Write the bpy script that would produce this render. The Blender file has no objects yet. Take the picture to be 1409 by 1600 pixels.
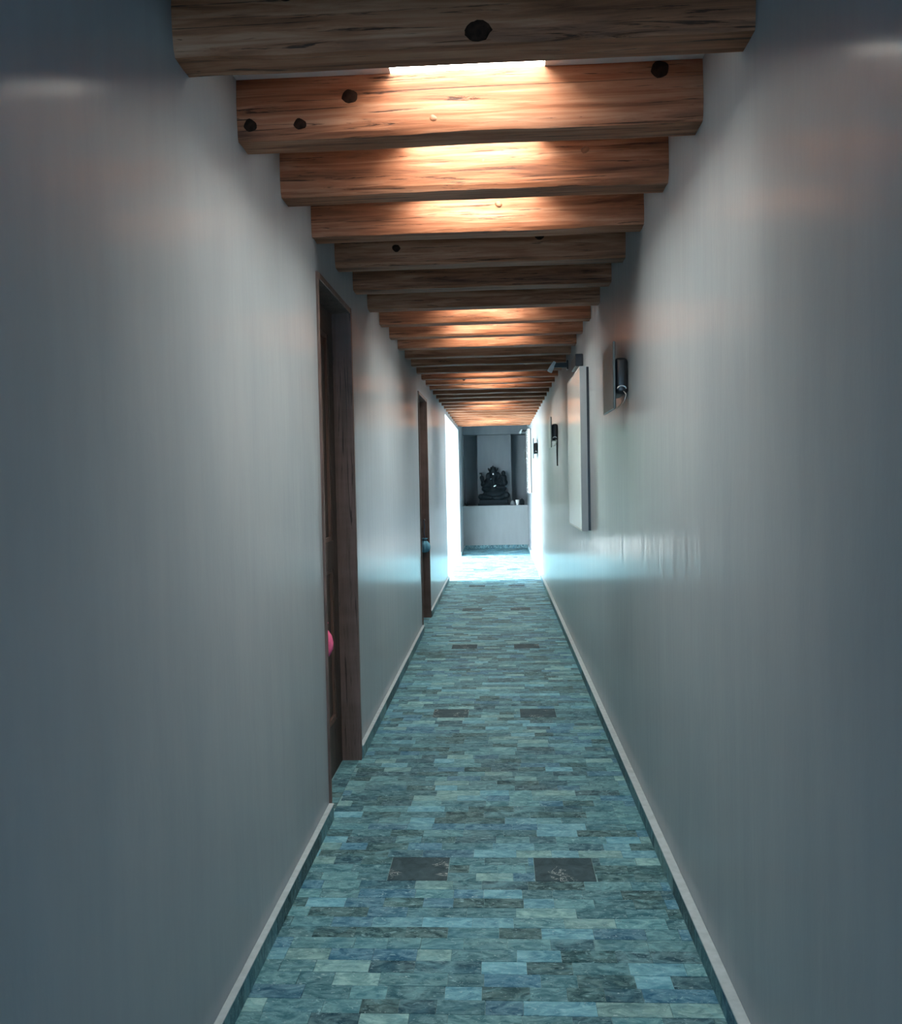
import bpy, bmesh, math, random
from mathutils import Vector, Matrix, noise

# ------------------------------------------------------------------ camera, sky, exposure
sc = bpy.context.scene
COL = sc.collection
EYE = 1.45
FPX = 1343.0
ROLL, PITCH, YAW = -0.0203, -0.0365, -0.0562

cam_d = bpy.data.cameras.new('camera')
cam = bpy.data.objects.new('camera', cam_d)
COL.objects.link(cam)
cam_d.sensor_fit = 'VERTICAL'
cam_d.sensor_height = 24.0
cam_d.lens = FPX / 1600.0 * 24.0
cam_d.clip_start = 0.02
fw = Vector((math.sin(YAW) * math.cos(PITCH), math.cos(YAW) * math.cos(PITCH), math.sin(PITCH)))
rt = Vector((math.cos(YAW), -math.sin(YAW), 0))
up = rt.cross(fw)
r2 = rt * math.cos(ROLL) + up * math.sin(ROLL)
u2 = up * math.cos(ROLL) - rt * math.sin(ROLL)
m = Matrix((r2, u2, -fw)).transposed().to_4x4()
m.translation = (0, 0, EYE)
cam.matrix_world = m
sc.camera = cam

SKY = 57.0                      # bright hazy sky
w = bpy.data.worlds.new('hazy_sky')
sc.world = w
w.use_nodes = True
bg = w.node_tree.nodes['Background']
bg.inputs['Color'].default_value = (0.74, 0.90, 1.0, 1)
bg.inputs['Strength'].default_value = SKY

sun_d = bpy.data.lights.new('low_sun', 'SUN')
sun_d.energy = 36.0
sun_d.angle = math.radians(2.0)
sun_d.color = (1.0, 0.97, 0.92)
sun = bpy.data.objects.new('low_sun', sun_d)
COL.objects.link(sun)
SUN_EL, SUN_AZ = math.radians(27), math.radians(4)      # low sun from the courtyard side
sdir = Vector((math.cos(SUN_EL) * math.cos(SUN_AZ), math.cos(SUN_EL) * math.sin(SUN_AZ), -math.sin(SUN_EL)))
sun.rotation_euler = sdir.to_track_quat('-Z', 'Y').to_euler()

vs = sc.view_settings
vs.view_transform = 'Standard'
vs.look = 'None'
vs.exposure = 0.0
vs.gamma = 1.0
vs.use_curve_mapping = False
sc.cycles.use_denoising = True
sc.cycles.max_bounces = 8
sc.cycles.diffuse_bounces = 5
sc.cycles.glossy_bounces = 3
sc.cycles.transparent_max_bounces = 12
sc.cycles.sample_clamp_indirect = 12.0
sc.cycles.caustics_reflective = False
sc.cycles.caustics_refractive = False

# ------------------------------------------------------------------ plan of the corridor
XL, XR = -0.755, 0.607            # wall faces
YB, YE = -3.0, 18.11              # back wall, parapet of the altar
ZB = 2.469                        # underside of the beams
ZC = 2.648                        # ceiling
ZR = 2.71                         # roof
ZP = 3.20                         # wall tops above the roof, added to block low sun from the skylights
BY0, BDY, BT = 2.160, 0.5056, 0.115   # rear edge of the first beam, spacing, thickness
SKX0, SKX1 = -0.295, 0.155        # skylight slots
PANE_T = 0.93                     # dusty skylight panes
D1 = (3.62, 4.43, 2.345)          # first door: from, to, head
D2 = (8.17, 9.08, 2.31)           # second door
OP = (12.35, 16.42, 2.41)         # open side to the courtyard
WT = 0.30                         # wall thickness
rnd = random.Random(7)

# ------------------------------------------------------------------ helpers
def tag(o, label=None, cat=None, group=None, kind=None):
    if label: o['label'] = label
    if cat: o['category'] = cat
    if group: o['group'] = group
    if kind: o['kind'] = kind
    return o

def empty(name, loc=(0, 0, 0), parent=None):
    o = bpy.data.objects.new(name, None)
    o.empty_display_size = 0.1
    o.location = loc
    COL.objects.link(o)
    if parent: o.parent = parent
    return o

def obj(name, bm, mat, parent=None, smooth=False, loc=None):
    me = bpy.data.meshes.new(name)
    bmesh.ops.recalc_face_normals(bm, faces=bm.faces[:])
    bm.to_mesh(me)
    bm.free()
    return obj_me(name, me, mat, parent, smooth, loc)

def obj_me(name, me, mat, parent=None, smooth=False, loc=None):
    if mat and not me.materials: me.materials.append(mat)
    if smooth:
        me.polygons.foreach_set('use_smooth', [True] * len(me.polygons))
    o = bpy.data.objects.new(name, me)
    COL.objects.link(o)
    if loc: o.location = loc
    if parent:
        o.parent = parent
    return o

def box(x0, x1, y0, y1, z0, z1, bev=0.0, seg=1, bm=None):
    new = bm is None
    if new: bm = bmesh.new()
    r = bmesh.ops.create_cube(bm, size=1.0)
    vs_ = r['verts']
    for v in vs_:
        v.co.x = x0 + (v.co.x + .5) * (x1 - x0)
        v.co.y = y0 + (v.co.y + .5) * (y1 - y0)
        v.co.z = z0 + (v.co.z + .5) * (z1 - z0)
    if bev > 0:
        es = {e for v in vs_ for e in v.link_edges}
        bmesh.ops.bevel(bm, geom=list(es), offset=bev, segments=seg, affect='EDGES', profile=0.5)
    return bm

def lathe(prof, n=20, wob=None):
    """prof: list of (r, z); closed at both ends"""
    bm = bmesh.new()
    rings = []
    for k, (r, z) in enumerate(prof):
        ring = []
        for i in range(n):
            a = 2 * math.pi * i / n
            rr = r * (1 + (wob(a, k) if wob else 0))
            ring.append(bm.verts.new((rr * math.cos(a), rr * math.sin(a), z)))
        rings.append(ring)
    for a, b in zip(rings, rings[1:]):
        for i in range(n):
            bm.faces.new((a[i], a[(i + 1) % n], b[(i + 1) % n], b[i]))
    bm.faces.new(rings[0][::-1])
    bm.faces.new(rings[-1])
    return bm

def tube(pts, rad, n=8, bm=None):
    if bm is None: bm = bmesh.new()
    pts = [Vector(p) for p in pts]
    rads = rad if isinstance(rad, (list, tuple)) else [rad] * len(pts)
    rings = []
    for i, p in enumerate(pts):
        d = (pts[min(i + 1, len(pts) - 1)] - pts[max(i - 1, 0)]).normalized()
        a = d.orthogonal().normalized() if i == 0 else (prev - d * prev.dot(d)).normalized()
        prev = a
        b = d.cross(a)
        rings.append([bm.verts.new(p + (a * math.cos(t) + b * math.sin(t)) * rads[i])
                      for t in [2 * math.pi * k / n for k in range(n)]])
    for a, b in zip(rings, rings[1:]):
        for i in range(n):
            bm.faces.new((a[i], a[(i + 1) % n], b[(i + 1) % n], b[i]))
    bm.faces.new(rings[0][::-1]); bm.faces.new(rings[-1])
    return bm

def ellip(bm, c, r, rot=None, seg=16):
    res = bmesh.ops.create_uvsphere(bm, u_segments=seg, v_segments=seg // 2 + 2, radius=1.0)
    mat = Matrix.Translation(c) @ (rot.to_4x4() if rot else Matrix.Identity(4)) @ Matrix.Diagonal((*r, 1))
    bmesh.ops.transform(bm, matrix=mat, verts=res['verts'])

def slab_with_holes(ucuts, vcuts, holes, to3, t0, t1):
    """slab in (u, v) with rectangular holes, one welded mesh; to3(u, v, t)"""
    ucuts, vcuts = sorted(set(ucuts)), sorted(set(vcuts))
    nu, nv = len(ucuts) - 1, len(vcuts) - 1
    def solid(i, j):
        if not (0 <= i < nu and 0 <= j < nv): return False
        u = (ucuts[i] + ucuts[i + 1]) / 2; v = (vcuts[j] + vcuts[j + 1]) / 2
        return not any(a < u < b and c < v < d for a, b, c, d in holes)
    bm = bmesh.new()
    V = {}
    def vert(i, j, k):
        if (i, j, k) not in V:
            V[(i, j, k)] = bm.verts.new(to3(ucuts[i], vcuts[j], (t0, t1)[k]))
        return V[(i, j, k)]
    for i in range(nu):
        for j in range(nv):
            if not solid(i, j): continue
            for k in (0, 1):
                bm.faces.new([vert(i, j, k), vert(i + 1, j, k), vert(i + 1, j + 1, k), vert(i, j + 1, k)])
            for di, dj, a, b in ((-1, 0, (i, j), (i, j + 1)), (1, 0, (i + 1, j), (i + 1, j + 1)),
                                 (0, -1, (i, j), (i + 1, j)), (0, 1, (i, j + 1), (i + 1, j + 1))):
                if not solid(i + di, j + dj):
                    bm.faces.new([vert(*a, 0), vert(*b, 0), vert(*b, 1), vert(*a, 1)])
    return bm

# ------------------------------------------------------------------ materials
class NT:
    def __init__(s, name):
        s.m = bpy.data.materials.new(name)
        s.m.use_nodes = True
        s.t = s.m.node_tree
        s.b = s.t.nodes['Principled BSDF']
        s.out = s.t.nodes['Material Output']
    def n(s, typ, **kw):
        nd = s.t.nodes.new(typ)
        for k, v in kw.items():
            if k in nd.inputs.keys(): nd.inputs[k].default_value = v
            else: setattr(nd, k, v)
        return nd
    def l(s, a, b): s.t.links.new(a, b)
    def coords(s, kind='pos', scale=(1, 1, 1), loc=(0, 0, 0)):
        src = s.n('ShaderNodeNewGeometry').outputs['Position'] if kind == 'pos' else s.n('ShaderNodeTexCoord').outputs['Object']
        mp = s.n('ShaderNodeMapping')
        mp.inputs['Scale'].default_value = scale
        mp.inputs['Location'].default_value = loc
        s.l(src, mp.inputs['Vector'])
        return mp.outputs['Vector']
    def noise(s, vec, scale, detail=3.0, rough=0.5, dist=0.0):
        nd = s.n('ShaderNodeTexNoise', Scale=scale, Detail=detail, Roughness=rough, Distortion=dist)
        s.l(vec, nd.inputs['Vector'])
        return nd.outputs['Fac']
    def ramp(s, fac, stops):
        nd = s.n('ShaderNodeValToRGB')
        els = nd.color_ramp.elements
        while len(els) < len(stops): els.new(0.5)
        for e, (p, c) in zip(els, stops):
            e.position = p; e.color = (*c, 1) if len(c) == 3 else c
        s.l(fac, nd.inputs['Fac'])
        return nd.outputs['Color']
    def mix(s, fac, a, b, mode='MIX'):
        nd = s.n('ShaderNodeMix', data_type='RGBA', blend_type=mode)
        for sock, v in ((nd.inputs['Factor'], fac), (nd.inputs['A'], a), (nd.inputs['B'], b)):
            pass
        ins = [nd.inputs[0], nd.inputs[6], nd.inputs[7]]
        for sock, v in zip(ins, (fac, a, b)):
            if hasattr(v, 'is_linked'): s.l(v, sock)
            elif isinstance(v, (int, float)): sock.default_value = v
            else: sock.default_value = (*v, 1) if len(v) == 3 else v
        return nd.outputs[2]
    def math(s, op, a, b=0.0):
        nd = s.n('ShaderNodeMath', operation=op)
        for sock, v in zip(nd.inputs, (a, b)):
            if hasattr(v, 'is_linked'): s.l(v, sock)
            else: sock.default_value = v
        return nd.outputs[0]
    def bump(s, h, strength=0.2, dist=0.01):
        nd = s.n('ShaderNodeBump', Strength=strength, Distance=dist)
        s.l(h, nd.inputs['Height'])
        s.l(nd.outputs['Normal'], s.b.inputs['Normal'])
    def set(s, **kw):
        for k, v in kw.items():
            k = k.replace('_', ' ')
            sock = s.b.inputs[k]
            if hasattr(v, 'is_linked'): s.l(v, sock)
            else: sock.default_value = (*v, 1) if isinstance(v, tuple) and len(v) == 3 else v
        return s.m

def plain(name, col, rough=0.5, metal=0.0, var=0.12, scale=30.0, spec=0.5):
    t = NT(name)
    f = t.noise(t.coords('obj'), scale, 4)
    c = t.ramp(f, [(0.3, tuple(x * (1 - var) for x in col)), (0.7, tuple(min(1, x * (1 + var)) for x in col))])
    t.bump(f, 0.08, 0.002)
    m = t.set(Base_Color=c, Roughness=rough, Metallic=metal)
    t.b.inputs['Specular IOR Level'].default_value = spec
    return m

def wall_material(name, lo, hi, rough=(0.2, 0.34), spec=0.5, coat=0.0):
    t = NT(name)
    big = t.noise(t.coords('pos', (1, 1, 0.45)), 2.2, 5, 0.55)
    streak = t.noise(t.coords('pos', (1, 1, 0.12)), 14.0, 3, 0.5)
    fine = t.noise(t.coords('pos', (1, 1, 0.5)), 60.0, 4, 0.6)
    f = t.math('ADD', t.math('MULTIPLY', big, 0.65), t.math('MULTIPLY', streak, 0.35))
    c = t.ramp(f, [(0.35, lo), (0.65, hi)])
    # small scuffs and patched spots
    sp = t.noise(t.coords('pos', (1, 1, 1.0)), 9.0, 6, 0.7, 1.5)
    scuff = t.ramp(sp, [(0.68, (0, 0, 0)), (0.78, (1, 1, 1))])
    c = t.mix(t.math('MULTIPLY', scuff, 0.05), c, tuple(x * 0.72 for x in lo))
    h = t.math('ADD', t.math('MULTIPLY', big, 1.0), t.math('ADD', t.math('MULTIPLY', streak, 0.10), t.math('MULTIPLY', fine, 0.06)))
    t.bump(h, 0.35, 0.02)
    r = t.n('ShaderNodeMapRange')
    r.inputs['To Min'].default_value, r.inputs['To Max'].default_value = rough
    t.l(f, r.inputs['Value'])
    t.b.inputs['Specular IOR Level'].default_value = spec
    t.b.inputs['Coat Weight'].default_value = coat
    t.b.inputs['Coat Roughness'].default_value = 0.16
    t.b.inputs['Coat IOR'].default_value = 1.085
    if coat:
        ripple = t.noise(t.coords('pos', (1, 1, 0.10)), 11.0, 4, 0.6, 0.8)
        cb = t.n('ShaderNodeBump', Strength=0.4, Distance=0.006)
        t.l(ripple, cb.inputs['Height'])
        t.l(cb.outputs['Normal'], t.b.inputs['Coat Normal'])
    return t.set(Base_Color=c, Roughness=r.outputs['Result'])

def wood_material(name, dark, mid, light, grain=(1.2, 22, 22), rough=0.6, crk=(1.4, 40, 46)):
    t = NT(name)
    info = t.n('ShaderNodeObjectInfo')
    off = t.n('ShaderNodeVectorMath', operation='SCALE')
    off.inputs[0].default_value = (37.0, 11.0, 23.0)
    t.l(info.outputs['Random'], off.inputs['Scale'])
    add = t.n('ShaderNodeVectorMath', operation='ADD')
    t.l(t.n('ShaderNodeNewGeometry').outputs['Position'], add.inputs[0])
    t.l(off.outputs[0], add.inputs[1])
    def mapped(scale):
        mp = t.n('ShaderNodeMapping'); mp.inputs['Scale'].default_value = scale
        t.l(add.outputs[0], mp.inputs['Vector']); return mp.outputs['Vector']
    g = t.noise(mapped(grain), 1.6, 6, 0.62, 0.8)
    broad = t.noise(mapped((1.1, 6, 7)), 1.3, 3, 0.5, 0.6)
    cr = t.noise(mapped(crk), 1.0, 5, 0.7, 2.2)
    c = t.ramp(t.math('ADD', t.math('MULTIPLY', g, 0.6), t.math('MULTIPLY', broad, 0.4)),
               [(0.34, dark), (0.49, mid), (0.64, light)])
    crack = t.ramp(cr, [(0.36, (1, 1, 1)), (0.42, (0, 0, 0))])
    c = t.mix(t.math('MULTIPLY', crack, 0.85), c, tuple(x * 0.22 for x in dark))
    h = t.math('SUBTRACT', t.math('MULTIPLY', g, 0.5), t.math('MULTIPLY', crack, 0.6))
    t.bump(h, 0.4, 0.012)
    t.b.inputs['Specular IOR Level'].default_value = 0.2
    return t.set(Base_Color=c, Roughness=rough)

M = {}
M['wall'] = wall_material('pale_grey_enamel_wall', (0.238, 0.277, 0.305), (0.292, 0.327, 0.352), (0.45, 0.6), 0.3, 0.7)
M['alcove'] = wall_material('shade_darkened_alcove_wall', (0.105, 0.125, 0.14), (0.14, 0.155, 0.17), (0.5, 0.7), 0.3)  # darker than the corridor walls, alcove shade put into the colour
M['parapet'] = wall_material('grey_parapet_paint', (0.18, 0.20, 0.21), (0.215, 0.235, 0.245), (0.5, 0.7), 0.3)
M['plaster'] = wall_material('ceiling_plaster', (0.60, 0.60, 0.59), (0.68, 0.68, 0.67), (0.7, 0.9), 0.3)
M['cap'] = plain('pale_plaster_cap', (0.33, 0.40, 0.435), 0.5)
M['wood'] = wood_material('rough_pine', (0.070, 0.023, 0.010), (0.235, 0.087, 0.040), (0.37, 0.178, 0.104))
M['knot'] = plain('dark_knot', (0.022, 0.010, 0.006), 0.8, var=0.5, scale=60, spec=0.08)
M['knot2'] = plain('brown_knot', (0.17, 0.065, 0.025), 0.6, var=0.4, scale=60)
M['door'] = wood_material('dark_brown_door', (0.036, 0.028, 0.024), (0.055, 0.043, 0.038), (0.075, 0.058, 0.05), (20, 20, 1.2), 0.5, (40, 46, 1.2))
M['jamb'] = wood_material('brown_door_frame', (0.085, 0.056, 0.046), (0.115, 0.078, 0.066), (0.15, 0.10, 0.088), (20, 20, 1.2), 0.5, (40, 46, 1.2))
M['steel'] = plain('brushed_steel', (0.62, 0.62, 0.60), 0.3, 1.0)
M['black'] = plain('black_metal', (0.010, 0.011, 0.013), 0.4, 0.0)
M['plate'] = plain('dull_grey_metal', (0.075, 0.095, 0.10), 0.4, 0.0)
M['white'] = plain('white_gloss_board', (0.47, 0.465, 0.455), 0.16, 0.0, 0.03)
M['whiteedge'] = plain('white_board_edge', (0.40, 0.42, 0.42), 0.45, 0.0, 0.03)
M['bronze'] = plain('dark_bronze', (0.006, 0.010, 0.013), 0.7, 0.0, 0.3, 18, 0.12)
M['pale'] = plain('pale_paint', (0.72, 0.75, 0.75), 0.4)
M['grey'] = plain('grey_clay', (0.16, 0.18, 0.19), 0.6)
M['pink'] = plain('pink_cloth', (0.80, 0.13, 0.30), 0.85, 0, 0.12, 40)
M['blue'] = plain('blue_cloth', (0.09, 0.27, 0.38), 0.85, 0, 0.15, 40)
M['navy'] = plain('navy_cloth', (0.03, 0.07, 0.12), 0.85, 0, 0.15, 40)
M['cord'] = plain('tan_cord', (0.36, 0.20, 0.14), 0.8)
M['slate'] = None

def stone(name, attr):
    """teal quartzite strips; the tone of each tile comes from the tile itself"""
    t = NT(name)
    if attr:
        a = t.n('ShaderNodeAttribute', attribute_name='tone')
        tone, rv = a.outputs['Color'], a.outputs['Alpha']
    else:
        a = t.n('ShaderNodeObjectInfo')
        tone, rv = a.outputs['Color'], a.outputs['Alpha']
    off = t.n('ShaderNodeVectorMath', operation='SCALE')
    off.inputs[0].default_value = (61.0, 17.0, 29.0)
    t.l(rv, off.inputs['Scale'])
    add = t.n('ShaderNodeVectorMath', operation='ADD')
    t.l(t.n('ShaderNodeNewGeometry').outputs['Position'], add.inputs[0]); t.l(off.outputs[0], add.inputs[1])
    mp = t.n('ShaderNodeMapping'); mp.inputs['Scale'].default_value = (1.0, 1.9, 1.0)
    t.l(add.outputs[0], mp.inputs['Vector'])
    v = mp.outputs['Vector']
    n1 = t.noise(v, 13.0, 5, 0.6, 1.6)
    n2 = t.noise(v, 34.0, 4, 0.6, 2.5)
    n3 = t.noise(v, 5.0, 3, 0.5, 1.0)
    c = t.mix(t.ramp(n1, [(0.36, (0, 0, 0)), (0.66, (1, 1, 1))]), t.mix(1.0, tone, (0.45, 0.53, 0.56), 'MULTIPLY'),
              t.mix(0.28, tone, (0.34, 0.50, 0.51)))
    c = t.mix(t.math('MULTIPLY', t.ramp(n2, [(0.60, (0, 0, 0)), (0.72, (1, 1, 1))]), 0.60), c, (0.46, 0.62, 0.65))
    c = t.mix(t.math('MULTIPLY', t.ramp(n3, [(0.52, (0, 0, 0)), (0.70, (1, 1, 1))]), 0.35), c, (0.05, 0.17, 0.24))
    c = t.mix(t.math('MULTIPLY', t.ramp(n2, [(0.28, (1, 1, 1)), (0.36, (0, 0, 0))]), 0.6), c, (0.03, 0.09, 0.11))
    # blotches that run on from strip to strip
    n4 = t.noise(t.coords('pos', (1.0, 1.5, 1.0)), 7.0, 5, 0.62, 1.2)
    c = t.mix(t.math('MULTIPLY', t.ramp(n4, [(0.55, (0, 0, 0)), (0.66, (1, 1, 1))]), 0.40), c, (0.17, 0.37, 0.42))
    n5 = t.noise(t.coords('pos', (1.0, 2.2, 1.0), (5, 3, 0)), 17.0, 5, 0.65, 2.0)
    c = t.mix(t.math('MULTIPLY', t.ramp(n5, [(0.60, (0, 0, 0)), (0.68, (1, 1, 1))]), 0.5), c, (0.32, 0.54, 0.60))
    c = t.mix(t.math('MULTIPLY', t.ramp(n5, [(0.30, (1, 1, 1)), (0.38, (0, 0, 0))]), 0.5), c, (0.010, 0.075, 0.105))
    t.bump(t.math('ADD', n1, t.math('MULTIPLY', n2, 0.4)), 0.18, 0.006)
    r = t.n('ShaderNodeMapRange'); r.inputs['To Min'].default_value = 0.42; r.inputs['To Max'].default_value = 0.62
    t.l(n1, r.inputs['Value'])
    t.b.inputs['Specular IOR Level'].default_value = 0.08
    return t.set(Base_Color=c, Roughness=r.outputs['Result'])
M['stone_o'] = stone('teal_stone_strip', False)
M['stone_a'] = stone('teal_stone_strip_far', True)
M['grout'] = plain('teal_grout', (0.15, 0.28, 0.30), 0.8, 0, 0.2)

def slate():
    t = NT('dark_slate_inset')
    n = t.noise(t.coords('pos'), 16, 5, 0.6, 1.0)
    c = t.ramp(n, [(0.3, (0.018, 0.040, 0.052)), (0.7, (0.050, 0.088, 0.105))])
    vein = t.noise(t.coords('pos', (1, 1, 1), (3, 1, 0)), 7.0, 6, 0.65, 3.0)
    vm = t.ramp(vein, [(0.485, (0, 0, 0)), (0.497, (1, 1, 1)), (0.503, (1, 1, 1)), (0.515, (0, 0, 0))])
    gate = t.ramp(t.noise(t.coords('pos', (1, 1, 1), (9, 4, 0)), 8, 2), [(0.52, (0, 0, 0)), (0.6, (1, 1, 1))])
    c = t.mix(t.math('MULTIPLY', t.math('MULTIPLY', vm, gate), 0.9), c, (0.50, 0.56, 0.56))
    t.bump(n, 0.15, 0.004)
    t.b.inputs['Specular IOR Level'].default_value = 0.08
    return t.set(Base_Color=c, Roughness=0.6)
M['slate'] = slate()

def pane_material(name, tint):
    t = NT(name)
    tr = t.n('ShaderNodeBsdfTransparent'); tr.inputs['Color'].default_value = (*tint, 1)
    gl = t.n('ShaderNodeBsdfGlossy', Roughness=0.08); gl.inputs['Color'].default_value = (0.8, 0.8, 0.8, 1)
    # faint uneven dust
    d = t.ramp(t.noise(t.coords('pos'), 4, 4), [(0.3, (0.02,) * 3), (0.7, (0.06,) * 3)])
    mx = t.n('ShaderNodeMixShader')
    t.l(d, mx.inputs[0]); t.l(tr.outputs[0], mx.inputs[1]); t.l(gl.outputs[0], mx.inputs[2])
    t.l(mx.outputs[0], t.out.inputs['Surface'])
    return t.m
M['skypane'] = pane_material('dusty_skylight_pane', (PANE_T, PANE_T * 0.89, PANE_T * 0.80))
M['glass'] = pane_material('tinted_pane', (0.44, 0.54, 0.61))

def ground_mat():
    t = NT('pale_courtyard_ground')
    n = t.noise(t.coords('pos'), 3, 6, 0.6)
    return t.set(Base_Color=t.ramp(n, [(0.3, (0.42, 0.40, 0.36)), (0.7, (0.56, 0.54, 0.50))]), Roughness=0.9)
M['ground'] = ground_mat()
M['glare_block'] = plain('dark_green_glare_block', (0.035, 0.06, 0.03), 0.8, 0, 0.5, 25)  # dark green for the added wall that cuts glare
M['courtwall'] = wall_material('white_courtyard_wall', (0.70, 0.70, 0.68), (0.78, 0.78, 0.76), (0.6, 0.8), 0.3)

# ------------------------------------------------------------------ walls, ceiling
YX = 19.25                                              # outer end of the building
ys = [YB - 0.2, D1[0], D1[1], D2[0], D2[1], OP[0], OP[1], YX]
holes = [(D1[0], D1[1], -0.1, D1[2]), (D2[0], D2[1], -0.1, D2[2]), (OP[0], OP[1], -0.1, OP[2])]
tag(obj('wall_left', slab_with_holes(ys, [-0.1, D2[2], D1[2], OP[2], ZP], holes, lambda u, v, t: (t, u, v), XL - WT, XL), M['wall']), kind='structure')
tag(obj('wall_right', slab_with_holes([YB - 0.2, YX], [-0.1, ZP], [], lambda u, v, t: (t, u, v), XR, XR + WT), M['wall']), kind='structure')
BW = (-0.66, 0.51, 0.0, 1.95)                             # glazed door behind the viewer
tag(obj('wall_back', slab_with_holes([XL, BW[0], BW[1], XR], [-0.1, 0.0, BW[3], ZP], [BW], lambda u, v, t: (u, t, v), YB - 0.2, YB), M['wall']), kind='structure')
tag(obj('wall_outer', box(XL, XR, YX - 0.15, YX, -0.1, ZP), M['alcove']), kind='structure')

def sky_bays():
    out = []
    for b in (0, 6, 12, 18, 24):
        out.append((BY0 + BDY * b + 0.01, BY0 + BDY * (b + 3) - BT - 0.01))
    return out
BAYS = sky_bays()
ycuts = [YB, YX - 0.15] + [v for b in BAYS for v in b]
tag(obj('ceiling', slab_with_holes([XL, SKX0, SKX1, XR], ycuts, [(SKX0, SKX1, a, b) for a, b in BAYS],
        lambda u, v, t: (u, v, t), ZC, ZR), M['plaster']), kind='structure')
for k, (a, b) in enumerate(BAYS):
    e = tag(empty('window_%d' % (k + 1), ((SKX0 + SKX1) / 2, (a + b) / 2, ZR)), kind='structure')
    cx, cy = (SKX0 + SKX1) / 2, (a + b) / 2
    hx, hy = (SKX1 - SKX0) / 2, (b - a) / 2
    obj('pane', box(-hx - 0.02, hx + 0.02, -hy - 0.02, hy + 0.02, 0.022, 0.030), M['skypane'], e)
    fb = slab_with_holes([-hx - 0.05, -hx, hx, hx + 0.05], [-hy - 0.05, -hy, hy, hy + 0.05], [(-hx, hx, -hy, hy)],
                         lambda u, v, t: (u, v, t), 0.0, 0.021)
    obj('window_frame', fb, M['steel'], e)
    ld = bpy.data.lights.new('skylight_portal', 'AREA'); ld.shape = 'RECTANGLE'
    ld.size, ld.size_y = 2 * hx, 2 * hy
    ld.cycles.is_portal = True
    lo = bpy.data.objects.new('skylight_portal', ld); COL.objects.link(lo); lo.location = (cx, cy, ZR - 0.005)

def portal(name, loc, rot, sx, sy):
    ld = bpy.data.lights.new(name, 'AREA'); ld.shape = 'RECTANGLE'; ld.size, ld.size_y = sx, sy
    ld.cycles.is_portal = True
    lo = bpy.data.objects.new(name, ld); COL.objects.link(lo); lo.location = loc; lo.rotation_euler = rot
portal('courtyard_portal', (XL - WT + 0.01, (OP[0] + OP[1]) / 2, OP[2] / 2), (0, -math.pi / 2, 0), OP[2], OP[1] - OP[0])
portal('back_portal', ((BW[0] + BW[1]) / 2, YB - 0.19, BW[3] / 2), (math.pi / 2, 0, 0), BW[1] - BW[0], BW[3])

# glazed door behind the viewer
e = tag(empty('window_6', ((BW[0] + BW[1]) / 2, YB - 0.1, 0)), kind='structure')
hw = (BW[1] - BW[0]) / 2
obj('window_frame', slab_with_holes([-hw, -hw + 0.06, hw - 0.06, hw], [0, 0.1, 1.0, 1.06, BW[3] - 0.06, BW[3]],
    [(-hw + 0.06, hw - 0.06, 0.1, 1.0), (-hw + 0.06, hw - 0.06, 1.06, BW[3] - 0.06)], lambda u, v, t: (u, t, v), -0.025, 0.025), M['jamb'], e)
obj('pane', box(-hw + 0.06, hw - 0.06, -0.004, 0.004, 0.1, 1.0), M['glass'], e)
obj('pane', box(-hw + 0.06, hw - 0.06, -0.004, 0.004, 1.06, BW[3] - 0.06), M['glass'], e)

# courtyard outside
tag(obj('ground', box(-12, XL - WT, -14, 30, -0.12, -0.02), M['ground']), kind='structure')
tag(obj('wall_courtyard', box(-6.2, -6.0, -6, 21.0, -0.02, 2.2), M['courtwall']), kind='structure')
tag(obj('sky_blocker', box(XL - WT - 2.1, XL - WT, OP[0] - 0.6, OP[1] + 0.6, 2.46, 2.54), M['jamb']), kind='structure')      # unseen roof added to block sky light at the opening
tag(obj('wall_glare_block', box(-12, XL - WT, 21.0, 21.4, -0.02, 6.0), M['glare_block']), kind='structure')  # unseen dark wall added to kill reflected glare on the right wall

# ------------------------------------------------------------------ floor
floor = tag(obj('floor', box(XL - 0.16, XR, YB, YE + 0.02, -0.12, -0.003), M['grout']), kind='structure')
tag(obj('trim_1', box(XL - WT, XL - 0.0005, OP[0], OP[1], -0.12, -0.001), M['grout']), kind='structure')
ROW = 0.065
YR0 = 3.06 - 200 * ROW
TONES = [((0.045, 0.170, 0.215), 5), ((0.095, 0.265, 0.31), 5), ((0.009, 0.072, 0.088), 3.6), ((0.034, 0.16, 0.265), 3), ((0.20, 0.38, 0.39), 2.8), ((0.008, 0.080, 0.122), 3.0), ((0.13, 0.36, 0.47), 2.8)]
tw = [t[1] for t in TONES]
insets = []
for k in range(-2, 7):
    y0 = 3.06 + k * 33 * ROW
    for x0 in (-0.435, 0.105):
        insets.append((x0, x0 + 0.222, y0, y0 + 3 * ROW))
singles, many = [], []
nrow = int((YE - YR0) / ROW) + 1
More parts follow.
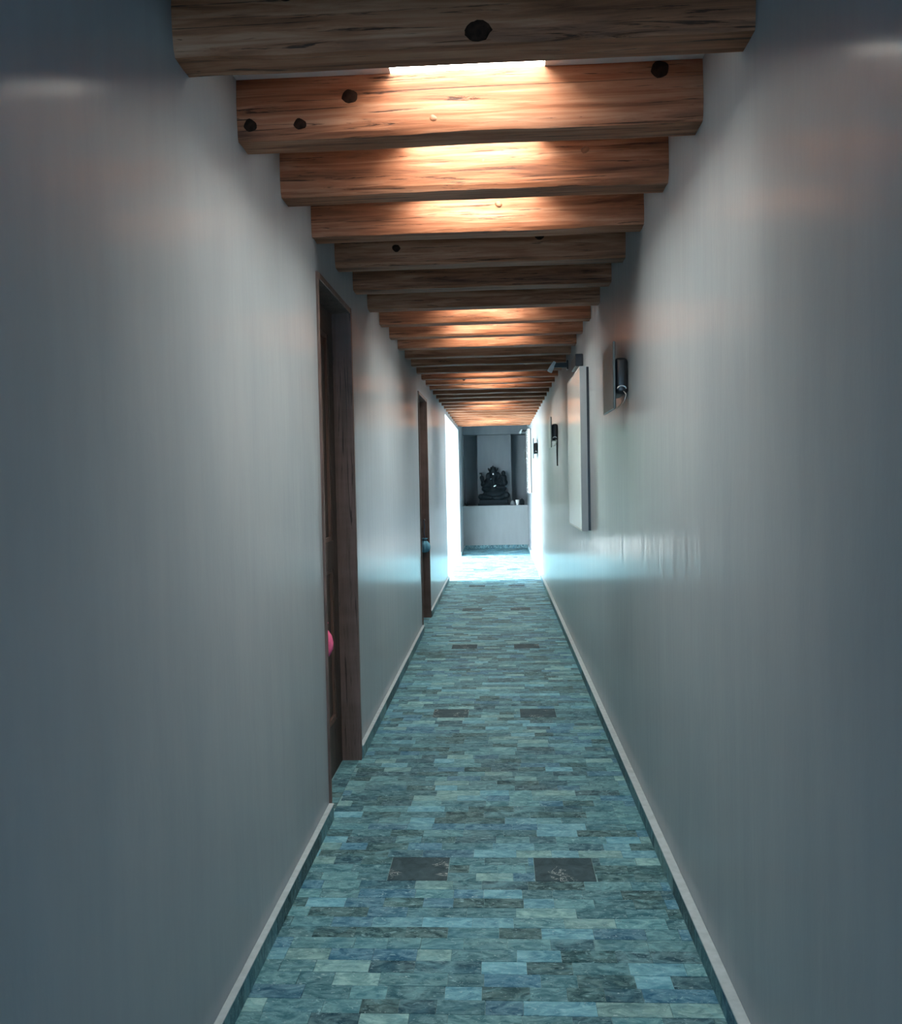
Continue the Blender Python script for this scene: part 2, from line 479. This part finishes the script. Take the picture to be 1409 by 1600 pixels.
for r in range(nrow):
    y0 = YR0 + r * ROW
    y1 = min(y0 + ROW, YE)
    if y0 < YB or y1 - y0 < 0.01: continue
    x = XL + 0.02 - rnd.uniform(0, 0.12)
    while x < XR - 0.03:
        L = rnd.choice((0.105, 0.135, 0.135, 0.165, 0.20))
        a, b = max(x, XL + 0.001), min(x + L, XR - 0.001)
        if XR - b < 0.05: b = XR - 0.001
        x += L
        parts = [(a, b)]
        for ix0, ix1, iy0, iy1 in insets:
            if iy0 - 1e-4 <= (y0 + y1) / 2 <= iy1 + 1e-4:
                np_ = []
                for p0, p1 in parts:
                    if p1 <= ix0 or p0 >= ix1: np_.append((p0, p1)); continue
                    if p0 < ix0 - 0.012: np_.append((p0, ix0))
                    if p1 > ix1 + 0.012: np_.append((ix1, p1))
                parts = np_
        for p0, p1 in parts:
            tone = rnd.choices(TONES, tw)[0][0]
            k = rnd.uniform(0.82, 1.2)
            rec = (p0, p1, y0, y1, tuple(c * k for c in tone), rnd.random(), rnd.uniform(-0.0007, 0.0008))
            if 2.15 < y0 and len(singles) < 296: singles.append(rec)
            else: many.append(rec)
        if b >= XR - 0.0011: break
# door thresholds
def tile_bm(hx, hy, g=0.0005):
    return box(-hx + g, hx - g, -hy + g, hy - g, -0.012, 0.0, 0.0007)
cache = {}
for p0, p1, y0, y1, c, rv, dz in singles:
    key = (round((p1 - p0) / 2, 3), round((y1 - y0) / 2, 4))
    if key not in cache:
        bm = tile_bm((p1 - p0) / 2, (y1 - y0) / 2)
        me = bpy.data.meshes.new('floor_tile'); bm.to_mesh(me); bm.free(); me.materials.append(M['stone_o'])
        cache[key] = me
    o = bpy.data.objects.new('floor_tile', cache[key]); COL.objects.link(o)
    o.location = ((p0 + p1) / 2, (y0 + y1) / 2, dz); o.parent = floor
    o.color = (*c, rv)
bm = bmesh.new()
lay = bm.loops.layers.float_color.new('tone')
def add_many(x0, x1, y0, y1, z0, z1, c, rv, g=0.0005, b=0.0007):
    x0 += g; x1 -= g; y0 += g; y1 -= g
    lo = [bm.verts.new(p) for p in ((x0, y0, z0), (x1, y0, z0), (x1, y1, z0), (x0, y1, z0))]
    mi = [bm.verts.new(p) for p in ((x0, y0, z1 - b), (x1, y0, z1 - b), (x1, y1, z1 - b), (x0, y1, z1 - b))]
    hi = [bm.verts.new(p) for p in ((x0 + b, y0 + b, z1), (x1 - b, y0 + b, z1), (x1 - b, y1 - b, z1), (x0 + b, y1 - b, z1))]
    fs = [bm.faces.new(hi)]
    for a, d in ((lo, mi), (mi, hi)):
        for i in range(4):
            fs.append(bm.faces.new((a[i], a[(i + 1) % 4], d[(i + 1) % 4], d[i])))
    for f in fs:
        for l in f.loops: l[lay] = (*c, rv)
for p0, p1, y0, y1, c, rv, dz in many:
    add_many(p0, p1, y0, y1, -0.012, dz, c, rv)
me = bpy.data.meshes.new('floor_tile_field'); bm.to_mesh(me); bm.free()
tag(obj_me('floor_tile_field', me, M['stone_a'], floor), kind='stuff')
for x0, x1, y0, y1 in insets:
    if y1 > YE: continue
    obj('inset_tile', box(x0 + 0.0015, x1 - 0.0015, y0 + 0.0015, y1 - 0.0015, -0.012, 0.0004, 0.0015), M['slate'], floor)
# door thresholds in the two recesses
for d in (D1, D2):
    y = d[0]
    while y < d[1] - 0.02:
        y1 = min(y + ROW, d[1])
        o = obj('floor_tile', tile_bm(0.042, (y1 - y) / 2), M['stone_o'], floor, loc=(XL - 0.042, (y + y1) / 2, 0))
        o.color = (*rnd.choices(TONES, tw)[0][0], rnd.random())
        y = y1

# ------------------------------------------------------------------ skirting of stone strips with a pale top
SKH = 0.066
def skirting(name, runs, xw, sgn, th, label=None):
    e = tag(empty(name, (xw, 0, 0)), kind='structure')
    for y0, y1 in runs:
        y = y0
        while y < y1 - 0.01:
            L = min(rnd.choice((0.30, 0.33, 0.36)), y1 - y)
            if y1 - y - L < 0.08: L = y1 - y
            o = obj('skirting_tile', box(min(0, sgn * th), max(0, sgn * th), -L / 2 + 0.0008, L / 2 - 0.0008, 0.001, SKH, 0.0012), M['stone_o'], e, loc=(0, y + L / 2, 0))
            t = rnd.choices(TONES, tw)[0][0]
            o.color = (*(c * 0.72 for c in t), rnd.random())
            y += L
        obj('cap_strip', box(min(0, sgn * (th + 0.002)), max(0, sgn * (th + 0.002)), y0, y1, SKH, SKH + 0.006, 0.0015), M['cap'], e)
skirting('baseboard_left', [(YB, D1[0]), (D1[1], D2[0]), (D2[1], OP[0]), (OP[1], YE - 0.02)], XL, 1, 0.020)
skirting('baseboard_right', [(YB, YE - 0.02)], XR, -1, 0.030)
# along the altar parapet
e = tag(empty('baseboard_end', (0, YE, 0)), kind='structure')
x = XL
while x < XR - 0.01:
    L = min(0.33, XR - x)
    o = obj('skirting_tile', box(-L / 2 + 0.001, L / 2 - 0.001, -0.018, 0, 0.001, 0.075, 0.0015), M['stone_o'], e, loc=(x + L / 2, 0, 0))
    o.color = (0.05, 0.13, 0.16, rnd.random()); x += L

# ------------------------------------------------------------------ doors
def door(name, d, with_handle):
    y0, y1, zt = d
    e = tag(empty(name, (XL, (y0 + y1) / 2, 0)), kind='structure')
    yc = (y0 + y1) / 2
    h = (y1 - y0) / 2
    R = 0.085                    # depth of the recess
    T = 0.03
    obj('door_jamb', box(-R - 0.06, 0.010, -h, -h + 0.022, 0.001, zt, 0.002), M['jamb'], e)
    obj('door_jamb', box(-R - 0.06, 0.014, h - T, h, 0.001, zt, 0.002), M['jamb'], e)
    obj('door_head', box(-R - 0.06, 0.012, -h + 0.022, h - T, zt - T, zt, 0.002), M['jamb'], e)
    # leaf with raised stiles, rails and sunk panels
    a, b = -h + 0.024, h - T - 0.002
    st, zt2 = 0.11, zt - T - 0.002
    leaf_bm = slab_with_holes([a, a + st, b - st, b], [0.005, 0.26, 1.02, 1.16, zt2 - 0.12, zt2],
                              [(a + st, b - st, 0.26, 1.02), (a + st, b - st, 1.16, zt2 - 0.12)],
                              lambda u, v, t: (t, u, v), -R - 0.045, -R)
    leaf = obj('door_leaf', leaf_bm, M['door'], e)
    for za, zb in ((0.26, 1.02), (1.16, zt2 - 0.12)):
        obj('door_panel', box(-R - 0.040, -R - 0.018, a + st, b - st, za, zb), M['door'], leaf)
        mb = slab_with_holes([a + st, a + st + 0.02, b - st - 0.02, b - st], [za, za + 0.02, zb - 0.02, zb],
                             [(a + st + 0.02, b - st - 0.02, za + 0.02, zb - 0.02)], lambda u, v, t: (t, u, v), -R - 0.018, -R - 0.006)
        obj('panel_moulding', mb, M['jamb'], leaf)
    hy = a + 0.065
    hd = tube([(-R, hy, 0.985), (-R + 0.042, hy, 0.985), (-R + 0.046, hy + 0.02, 0.985), (-R + 0.044, hy + 0.12, 0.982)], 0.009, 10)
    obj('door_handle', hd, M['steel'], leaf, True)
    obj('lock_plate', box(-R, -R + 0.004, hy - 0.02, hy + 0.02, 0.86, 1.05, 0.002), M['steel'], leaf)
    return e
door('door_1', D1, True)
door('door_2', D2, True)

def pouch(name, label, mat, mat2, loc, hgt, rad, hang):
    e = tag(empty(name, loc), label, 'pouch')
    ph = rnd.random() * 6
    prof = [(0.25, 0), (0.72, 0.05), (0.95, 0.22), (1.0, 0.42), (0.86, 0.62), (0.55, 0.78), (0.30, 0.86), (0.38, 0.93), (0.62, 1.0), (0.1, 0.985)]
    bm = lathe([(r * rad, z * hgt) for r, z in prof], 32, lambda a, k: 0.10 * math.sin(7 * a + ph) + 0.05 * math.sin(12 * a + 2 * ph) if k > 1 else 0.03 * math.sin(7 * a + ph))
    obj('bag', bm, mat, e, True)
    n = 9
    obj('drawstring', tube([(0.004 * math.sin(k * 1.3), 0.004 * math.cos(k), hgt * 0.86 + (hang - hgt * 0.86) * k / n) for k in range(n + 1)], 0.004, 6), mat2, e, True)
    ring = [(rad * 0.33 * math.cos(t), rad * 0.33 * math.sin(t), hgt * 0.86) for t in [2 * math.pi * k / 16 for k in range(17)]]
    obj('tie', tube(ring, 0.005, 6), mat2, e, True)
    return e
pouch('cloth_pouch', 'pink cloth pouch hanging from the handle of the near brown door', M['pink'], M['cord'], (XL - 0.040, 3.755, 0.675), 0.155, 0.044, 0.305)
e = pouch('cloth_pouch', 'blue cloth pouch hanging on the frame of the farther brown door', M['blue'], M['navy'], (XL - 0.035, D2[1] - 0.03 - 0.058, 0.70), 0.15, 0.056, 0.34)
hk = tube([(0, 0.058, 0.345), (0, 0.030, 0.338), (0, 0.0, 0.335), (0, -0.012, 0.345)], 0.006, 8)
obj('hook', hk, M['black'], e, True)

# ------------------------------------------------------------------ beams
ORD = ['first', 'second', 'third', 'fourth', 'fifth', 'sixth', 'seventh', 'eighth', 'ninth', 'tenth', 'eleventh', 'twelfth', 'thirteenth', 'fourteenth', 'fifteenth', 'sixteenth', 'seventeenth', 'eighteenth', 'nineteenth', 'twentieth']
def ordinal(n):
    if n <= 20: return ORD[n - 1]
    return 'twenty-' + ORD[n - 21]
KNOTS = {0: [(-0.030, 2.505, 0.036, 0), (-0.48, 2.60, 0.016, 0), (0.49, 2.628, 0.018, 0), (-0.60, 2.615, 0.018, 0)],
         1: [(-0.417, 2.584, 0.024, 0), (-0.566, 2.513, 0.020, 0), (-0.715, 2.515, 0.020, 0), (-0.172, 2.512, 0.013, 1), (0.485, 2.622, 0.026, 0)],
         2: [(-0.035, 2.566, 0.014, 1), (0.32, 2.590, 0.016, 1)],
         3: [(0.02, 2.575, 0.014, 1)],
         4: [(-0.46, 2.55, 0.026, 0), (0.21, 2.585, 0.028, 0)],
         8: [(-0.01, 2.535, 0.022, 1)], 9: [(0.31, 2.53, 0.02, 0)], 13: [(0.02, 2.52, 0.018, 1)], 14: [(-0.35, 2.52, 0.02, 0)], 20: [(0.38, 2.52, 0.02, 0)]}
def beam_label(i):
    n = i + 1
    if i == 0: return 'dim rough pine ceiling beam nearest the camera, with one large black knot'
    if i == 1: return 'rough pine ceiling beam second from the camera, lit from above, several dark knots'
    lit = (i % 6) in (1, 2, 3)
    return 'rough pine ceiling beam, %s counting from the camera, %s' % (ordinal(n), 'lit by a skylight' if lit else 'in shadow between skylights')
for i in range(-8, 29):
    y1 = BY0 + BDY * i
    root = empty('wooden_beam', ((XL + XR) / 2, y1 - BT / 2, ZB))
    if i >= 0:
        tag(root, beam_label(i), 'beam', 'ceiling beams across the corridor')
    else:
        tag(root, 'rough pine ceiling beam behind the camera, %s back from the nearest one in view' % ordinal(-i), 'beam', 'ceiling beams behind the camera')
    nseg = 40 if i < 10 else 24
    hx = (XR - XL) / 2
    H = ZC - ZB
    bm = bmesh.new()
    rings = []
    cf, cb = rnd.uniform(0.006, 0.014), rnd.uniform(0.006, 0.014)
    sd = i * 13.7
    for k in range(nseg + 1):
        x = -hx + 2 * hx * k / nseg
        def nz(a, f=2.2): return noise.noise(Vector((x * f + sd, a * 7.3 + sd, 0.37 * sd)))
        f1 = 0.010 * nz(1) ; f2 = 0.007 * nz(2) + 0.003 * nz(12, 9); z1 = 0.011 * nz(3) + 0.004 * nz(13, 9)
        z2 = 0.008 * nz(4); b1 = 0.006 * nz(5)
        c1 = max(0.003, cf + 0.008 * nz(6)); c2 = max(0.003, cb + 0.008 * nz(7))
        yf, yb = -BT / 2, BT / 2
        ring = [(yf + 0.004 + f1 * .5, H - 0.0005), (yf + f1, H * 0.62), (yf - 0.003 + f2, H * 0.33), (yf + 0.002 + f2, c1 * 1.3 + max(0, z1)),
                (yf + c1 * 0.9 + f2, max(0.0, z1) ), (0, max(0.0, z2) ), (yb - c2, max(0.0, z1 * .5)), (yb + b1, c2 * 1.2), (yb + b1, H * 0.6), (yb - 0.003, H - 0.0005)]
        rings.append([bm.verts.new((x, a, b)) for a, b in ring])
    for a, b in zip(rings, rings[1:]):
        for j in range(len(a)):
            bm.faces.new((a[j], a[(j + 1) % len(a)], b[(j + 1) % len(a)], b[j]))
    bm.faces.new(rings[0][::-1]); bm.faces.new(rings[-1])
    log = obj('timber', bm, M['wood'], root)
    for p in log.data.polygons: p.use_smooth = True
    log.data.set_sharp_from_angle(angle=math.radians(22))
    for (kx, kz, kr, kind) in KNOTS.get(i, []):
        kb = bmesh.new()
        ellip(kb, (0, 0, 0), (kr, 0.005, kr * rnd.uniform(0.8, 1.0)), seg=14)
        for v in kb.verts:
            v.co += Vector((noise.noise(v.co * 60 + Vector((sd, 0, 0))), 0, noise.noise(v.co * 60 + Vector((0, sd, 5))))) * kr * 0.22
        obj('knot', kb, M['knot2' if kind else 'knot'], root, True, loc=(kx - (XL + XR) / 2, -BT / 2 + 0.001, kz - ZB))

# ------------------------------------------------------------------ right wall: lamps and boards
def sconce(y, label, cable=False):
    e = tag(empty('wall_lamp', (XR, y, 1.92)), label, 'wall lamp', 'plate-fronted wall lamps along the right wall')
    obj('front_plate', box(-0.074, -0.062, -0.19, 0.19, -0.155, 0.155, 0.003), M['plate'], e)
    obj('lamp_body', box(-0.062, 0.0, -0.17, 0.08, -0.085, 0.085, 0.022, 4), M['black'], e, True)
    obj('bulb_ring', tube([(-0.032 + 0.02 * math.cos(t), -0.172, -0.062 + 0.014 * math.sin(t)) for t in [math.pi * k / 10 for k in range(11)]], 0.003, 6), M['steel'], e, True)
    obj('wire', tube([(-0.025, -0.165, -0.07), (-0.012, -0.172, -0.088), (-0.02, -0.168, -0.115), (-0.04, -0.15, -0.14), (-0.055, -0.12, -0.15)], 0.0025, 6), M['steel'], e, True)
    if cable:
        obj('cable', tube([(-0.006, -0.10, -0.08), (-0.008, -0.105, -0.2), (-0.006, -0.10, -0.34)], 0.006, 8), M['black'], e, True)
sconce(4.20, 'black lamp behind a grey square plate, nearest on the right wall')
sconce(8.95, 'black plate-fronted wall lamp just beyond the white board, a cable hanging below', True)
sconce(13.4, 'small black plate-fronted wall lamp on the sunlit stretch of right wall')
sconce(17.75, 'small black plate-fronted wall lamp beside the altar alcove')

def board(y0, y1, z0, z1, label, dark=False):
    e = tag(empty('wall_board', (XR, (y0 + y1) / 2, z0)), label, 'wall board', 'white boards hung on the right wall')
    h = (y1 - y0) / 2; zz = z1 - z0
    obj('backing', box(-0.016, 0.0, -h + 0.004, h - 0.004, 0.004, zz - 0.004), M['black'], e)
    obj('board_edge', slab_with_holes([-h, -h + 0.008, h - 0.008, h], [0, 0.008, zz - 0.008, zz], [(-h + 0.008, h - 0.008, 0.008, zz - 0.008)],
        lambda u, v, t: (t, u, v), -0.060, -0.016), M['whiteedge'], e)
    obj('board_face', box(-0.059, -0.018, -h + 0.008, h - 0.008, 0.008, zz - 0.008), M['white'], e)
board(5.76, 6.80, 1.095, 2.19, 'large glossy white board hung on the right wall beyond the first lamp')
board(15.9, 16.9, 1.19, 2.38, 'far white board edge-on near the altar end of the right wall')

e = tag(empty('picture_light', (XR, 6.28, 2.235)), 'small black box lamp on the wall above the near white board', 'lamp')
obj('housing', box(-0.055, 0, -0.17, 0.17, 0.0, 0.085, 0.008, 2), M['black'], e)
obj('end_plate', box(-0.056, -0.002, -0.176, -0.170, -0.001, 0.086, 0.004), M['black'], e)

def spot(loc, label, s=1.0):
    e = tag(empty('spotlight', loc), label, 'spotlight', 'small spotlights on wall brackets')
    obj('bracket', box(-0.12 * s, 0.0, -0.012, 0.012, -0.02, 0.02, 0.004), M['black'], e)
    obj('mount', box(-0.012, 0.0, -0.035, 0.035, -0.04, 0.04, 0.004), M['black'], e)
    bm = lathe([(0.014, -0.05), (0.022, -0.046), (0.019, 0.0), (0.012, 0.045), (0.008, 0.05)], 16)
    o = obj('lamp_head', bm, M['pale'], e, True, loc=(-0.135 * s, 0, -0.012))
    o.rotation_euler = (0.2, 0.5, 0)
spot((XR, 7.42, 2.415), 'small white spotlight on a dark bracket just under the beams')
spot((XR, 17.95, 2.45), 'tiny spotlight on a dark bracket at the altar wall')

# ------------------------------------------------------------------ altar alcove
al = tag(obj('wall_end', box(XL, XR, YE, YE + 0.12, -0.1, 0.905, 0.004), M['parapet']), kind='structure')
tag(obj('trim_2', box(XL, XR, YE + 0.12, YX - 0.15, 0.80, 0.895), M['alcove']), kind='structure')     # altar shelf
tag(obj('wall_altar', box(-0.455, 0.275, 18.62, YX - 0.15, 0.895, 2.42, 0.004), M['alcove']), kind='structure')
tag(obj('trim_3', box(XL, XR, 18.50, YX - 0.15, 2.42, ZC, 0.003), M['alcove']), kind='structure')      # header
SHELF = 0.895
# seated bronze figure with four arms
sy = 18.40
st = tag(empty('bronze_statue', (-0.115, sy, SHELF)), 'dark bronze seated four-armed deity statue on the altar shelf', 'statue')
pb = bmesh.new()
box(-0.335, 0.335, -0.17, 0.19, 0.0, 0.055, 0.008, 2, pb)
obj('plinth', pb, M['bronze'], st)
obj('plinth_top', box(-0.30, 0.30, -0.155, 0.175, 0.055, 0.135, 0.014, 2), M['bronze'], st)
b = bmesh.new()
ellip(b, (0.02, 0, 0.36), (0.155, 0.125, 0.15))             # belly
ellip(b, (0.01, 0.02, 0.49), (0.16, 0.10, 0.11))           # chest
ellip(b, (0.02, 0, 0.25), (0.25, 0.15, 0.12))               # hips
def limb(pts, rads):
    tube(pts, rads, 12, b)
    for p, r in zip(pts, rads): ellip(b, p, (r, r, r), seg=12)
limb([(-0.12, -0.02, 0.235), (-0.27, -0.07, 0.20), (-0.06, -0.15, 0.175)], [0.085, 0.062, 0.042])       # folded leg
limb([(0.13, -0.02, 0.245), (0.275, -0.07, 0.225), (0.13, -0.15, 0.17), (0.02, -0.16, 0.165)], [0.09, 0.07, 0.05, 0.04])
limb([(-0.12, 0.02, 0.53), (-0.22, 0.0, 0.46), (-0.235, -0.04, 0.56)], [0.066, 0.056, 0.044])           # raised arms
ellip(b, (-0.245, -0.045, 0.60), (0.048, 0.035, 0.05))
limb([(0.13, 0.02, 0.53), (0.235, 0.0, 0.49), (0.225, -0.04, 0.60)], [0.075, 0.072, 0.060])
ellip(b, (0.215, -0.045, 0.61), (0.070, 0.04, 0.06))
limb([(-0.13, -0.02, 0.47), (-0.20, -0.06, 0.36), (-0.11, -0.14, 0.36)], [0.062, 0.056, 0.044])            # lower arms
limb([(0.14, -0.02, 0.47), (0.215, -0.06, 0.37), (0.08, -0.15, 0.40)], [0.066, 0.060, 0.046])
ellip(b, (-0.005, -0.01, 0.635), (0.088, 0.085, 0.095))     # head
ellip(b, (-0.105, 0.005, 0.635), (0.060, 0.022, 0.085), Matrix.Rotation(0.25, 3, 'Y'))                    # ears
ellip(b, (0.10, 0.005, 0.635), (0.065, 0.022, 0.09), Matrix.Rotation(-0.25, 3, 'Y'))
limb([(0.0, -0.085, 0.62), (0.0, -0.125, 0.55), (0.01, -0.14, 0.47), (0.05, -0.15, 0.425), (0.085, -0.155, 0.44)], [0.042, 0.036, 0.03, 0.024, 0.018])
ellip(b, (0, 0, 0.56), (0.07, 0.07, 0.06))
bo = obj('body', b, M['bronze'], st, True)
rm = bo.modifiers.new('fuse', 'REMESH'); rm.mode = 'VOXEL'; rm.voxel_size = 0.010; rm.use_smooth_shade = True
sm = bo.modifiers.new('soften', 'SMOOTH'); sm.iterations = 3; sm.factor = 0.5
cr = lathe([(0.088, 0.0), (0.096, 0.012), (0.080, 0.03), (0.086, 0.05), (0.058, 0.075), (0.063, 0.09), (0.035, 0.115), (0.038, 0.125), (0.012, 0.15), (0.004, 0.165)], 18)
obj('crown', cr, M['bronze'], st, True, loc=(-0.005, 0, 0.695))
for a_ in (-0.6, -0.25, 0.25, 0.6):
    lf = bmesh.new(); ellip(lf, (0, 0, 0), (0.028, 0.012, 0.055), Matrix.Rotation(a_, 3, 'Y'), seg=10)
    obj('crown_leaf', lf, M['bronze'], st, True, loc=(-0.005 + 0.13 * math.sin(a_), 0.02, 0.68 + 0.10 * math.cos(a_)))
ax = bmesh.new(); box(-0.012, 0.012, -0.012, 0.012, -0.045, 0.055, 0.004, 1, ax); box(-0.045, 0.012, -0.008, 0.008, 0.02, 0.055, 0.004, 1, ax)
obj('hand_axe', ax, M['bronze'], st, False, loc=(-0.25, -0.055, 0.655))
lo_ = bmesh.new(); ellip(lo_, (0, 0, 0), (0.045, 0.03, 0.055), seg=12)
obj('lotus_bud', lo_, M['bronze'], st, True, loc=(0.215, -0.05, 0.69))
fm = bmesh.new(); ellip(fm, (0, 0, 0), (0.016, 0.010, 0.036), seg=10)
obj('forehead_mark', fm, M['pale'], st, True, loc=(-0.002, -0.088, 0.665))
tk = tube([(-0.045, -0.095, 0.58), (-0.055, -0.12, 0.565), (-0.06, -0.14, 0.565)], [0.013, 0.010, 0.004], 8)
obj('tusk', tk, M['pale'], st, True)
hm = bmesh.new(); ellip(hm, (0, 0, 0), (0.034, 0.018, 0.014), Matrix.Rotation(-0.5, 3, 'Y'), seg=10)
obj('sweet', hm, M['pale'], st, True, loc=(0.03, -0.178, 0.425))

ol = tag(empty('oil_lamp', (-0.685, 18.30, SHELF)), 'small dark oil lamp at the left end of the altar shelf', 'oil lamp')
obj('bowl', lathe([(0.030, 0), (0.034, 0.006), (0.016, 0.018), (0.018, 0.03), (0.046, 0.045), (0.052, 0.060), (0.040, 0.058)], 18), M['bronze'], ol, True)
obj('finial', lathe([(0.008, 0.055), (0.012, 0.07), (0.006, 0.085), (0.003, 0.10)], 10), M['bronze'], ol, True)
gb = tag(empty('clay_pot', (0.285, 18.28, SHELF)), 'small grey clay pot on the altar shelf right of the statue', 'pot')
obj('pot_body', lathe([(0.028, 0), (0.045, 0.02), (0.050, 0.045), (0.036, 0.07), (0.030, 0.08), (0.038, 0.09), (0.030, 0.088)], 18), M['grey'], gb, True)
obj('lid', lathe([(0.034, 0.09), (0.030, 0.098), (0.008, 0.104), (0.007, 0.115)], 14), M['grey'], gb, True)
wc = tag(empty('white_cup', (0.385, 18.27, SHELF)), 'small white ceramic cup on the altar shelf', 'cup')
obj('cup_body', lathe([(0.022, 0), (0.026, 0.006), (0.020, 0.015), (0.032, 0.05), (0.040, 0.12), (0.036, 0.118), (0.028, 0.05)], 18), M['pale'], wc, True)
dj = tag(empty('dark_jar', (0.485, 18.28, SHELF)), 'dark lidded jar at the right end of the altar shelf', 'jar')
obj('jar_body', lathe([(0.040, 0), (0.046, 0.01), (0.048, 0.09), (0.040, 0.105), (0.036, 0.11)], 18), M['bronze'], dj, True)
obj('lid', lathe([(0.042, 0.11), (0.042, 0.125), (0.012, 0.135), (0.010, 0.15)], 16), M['bronze'], dj, True)
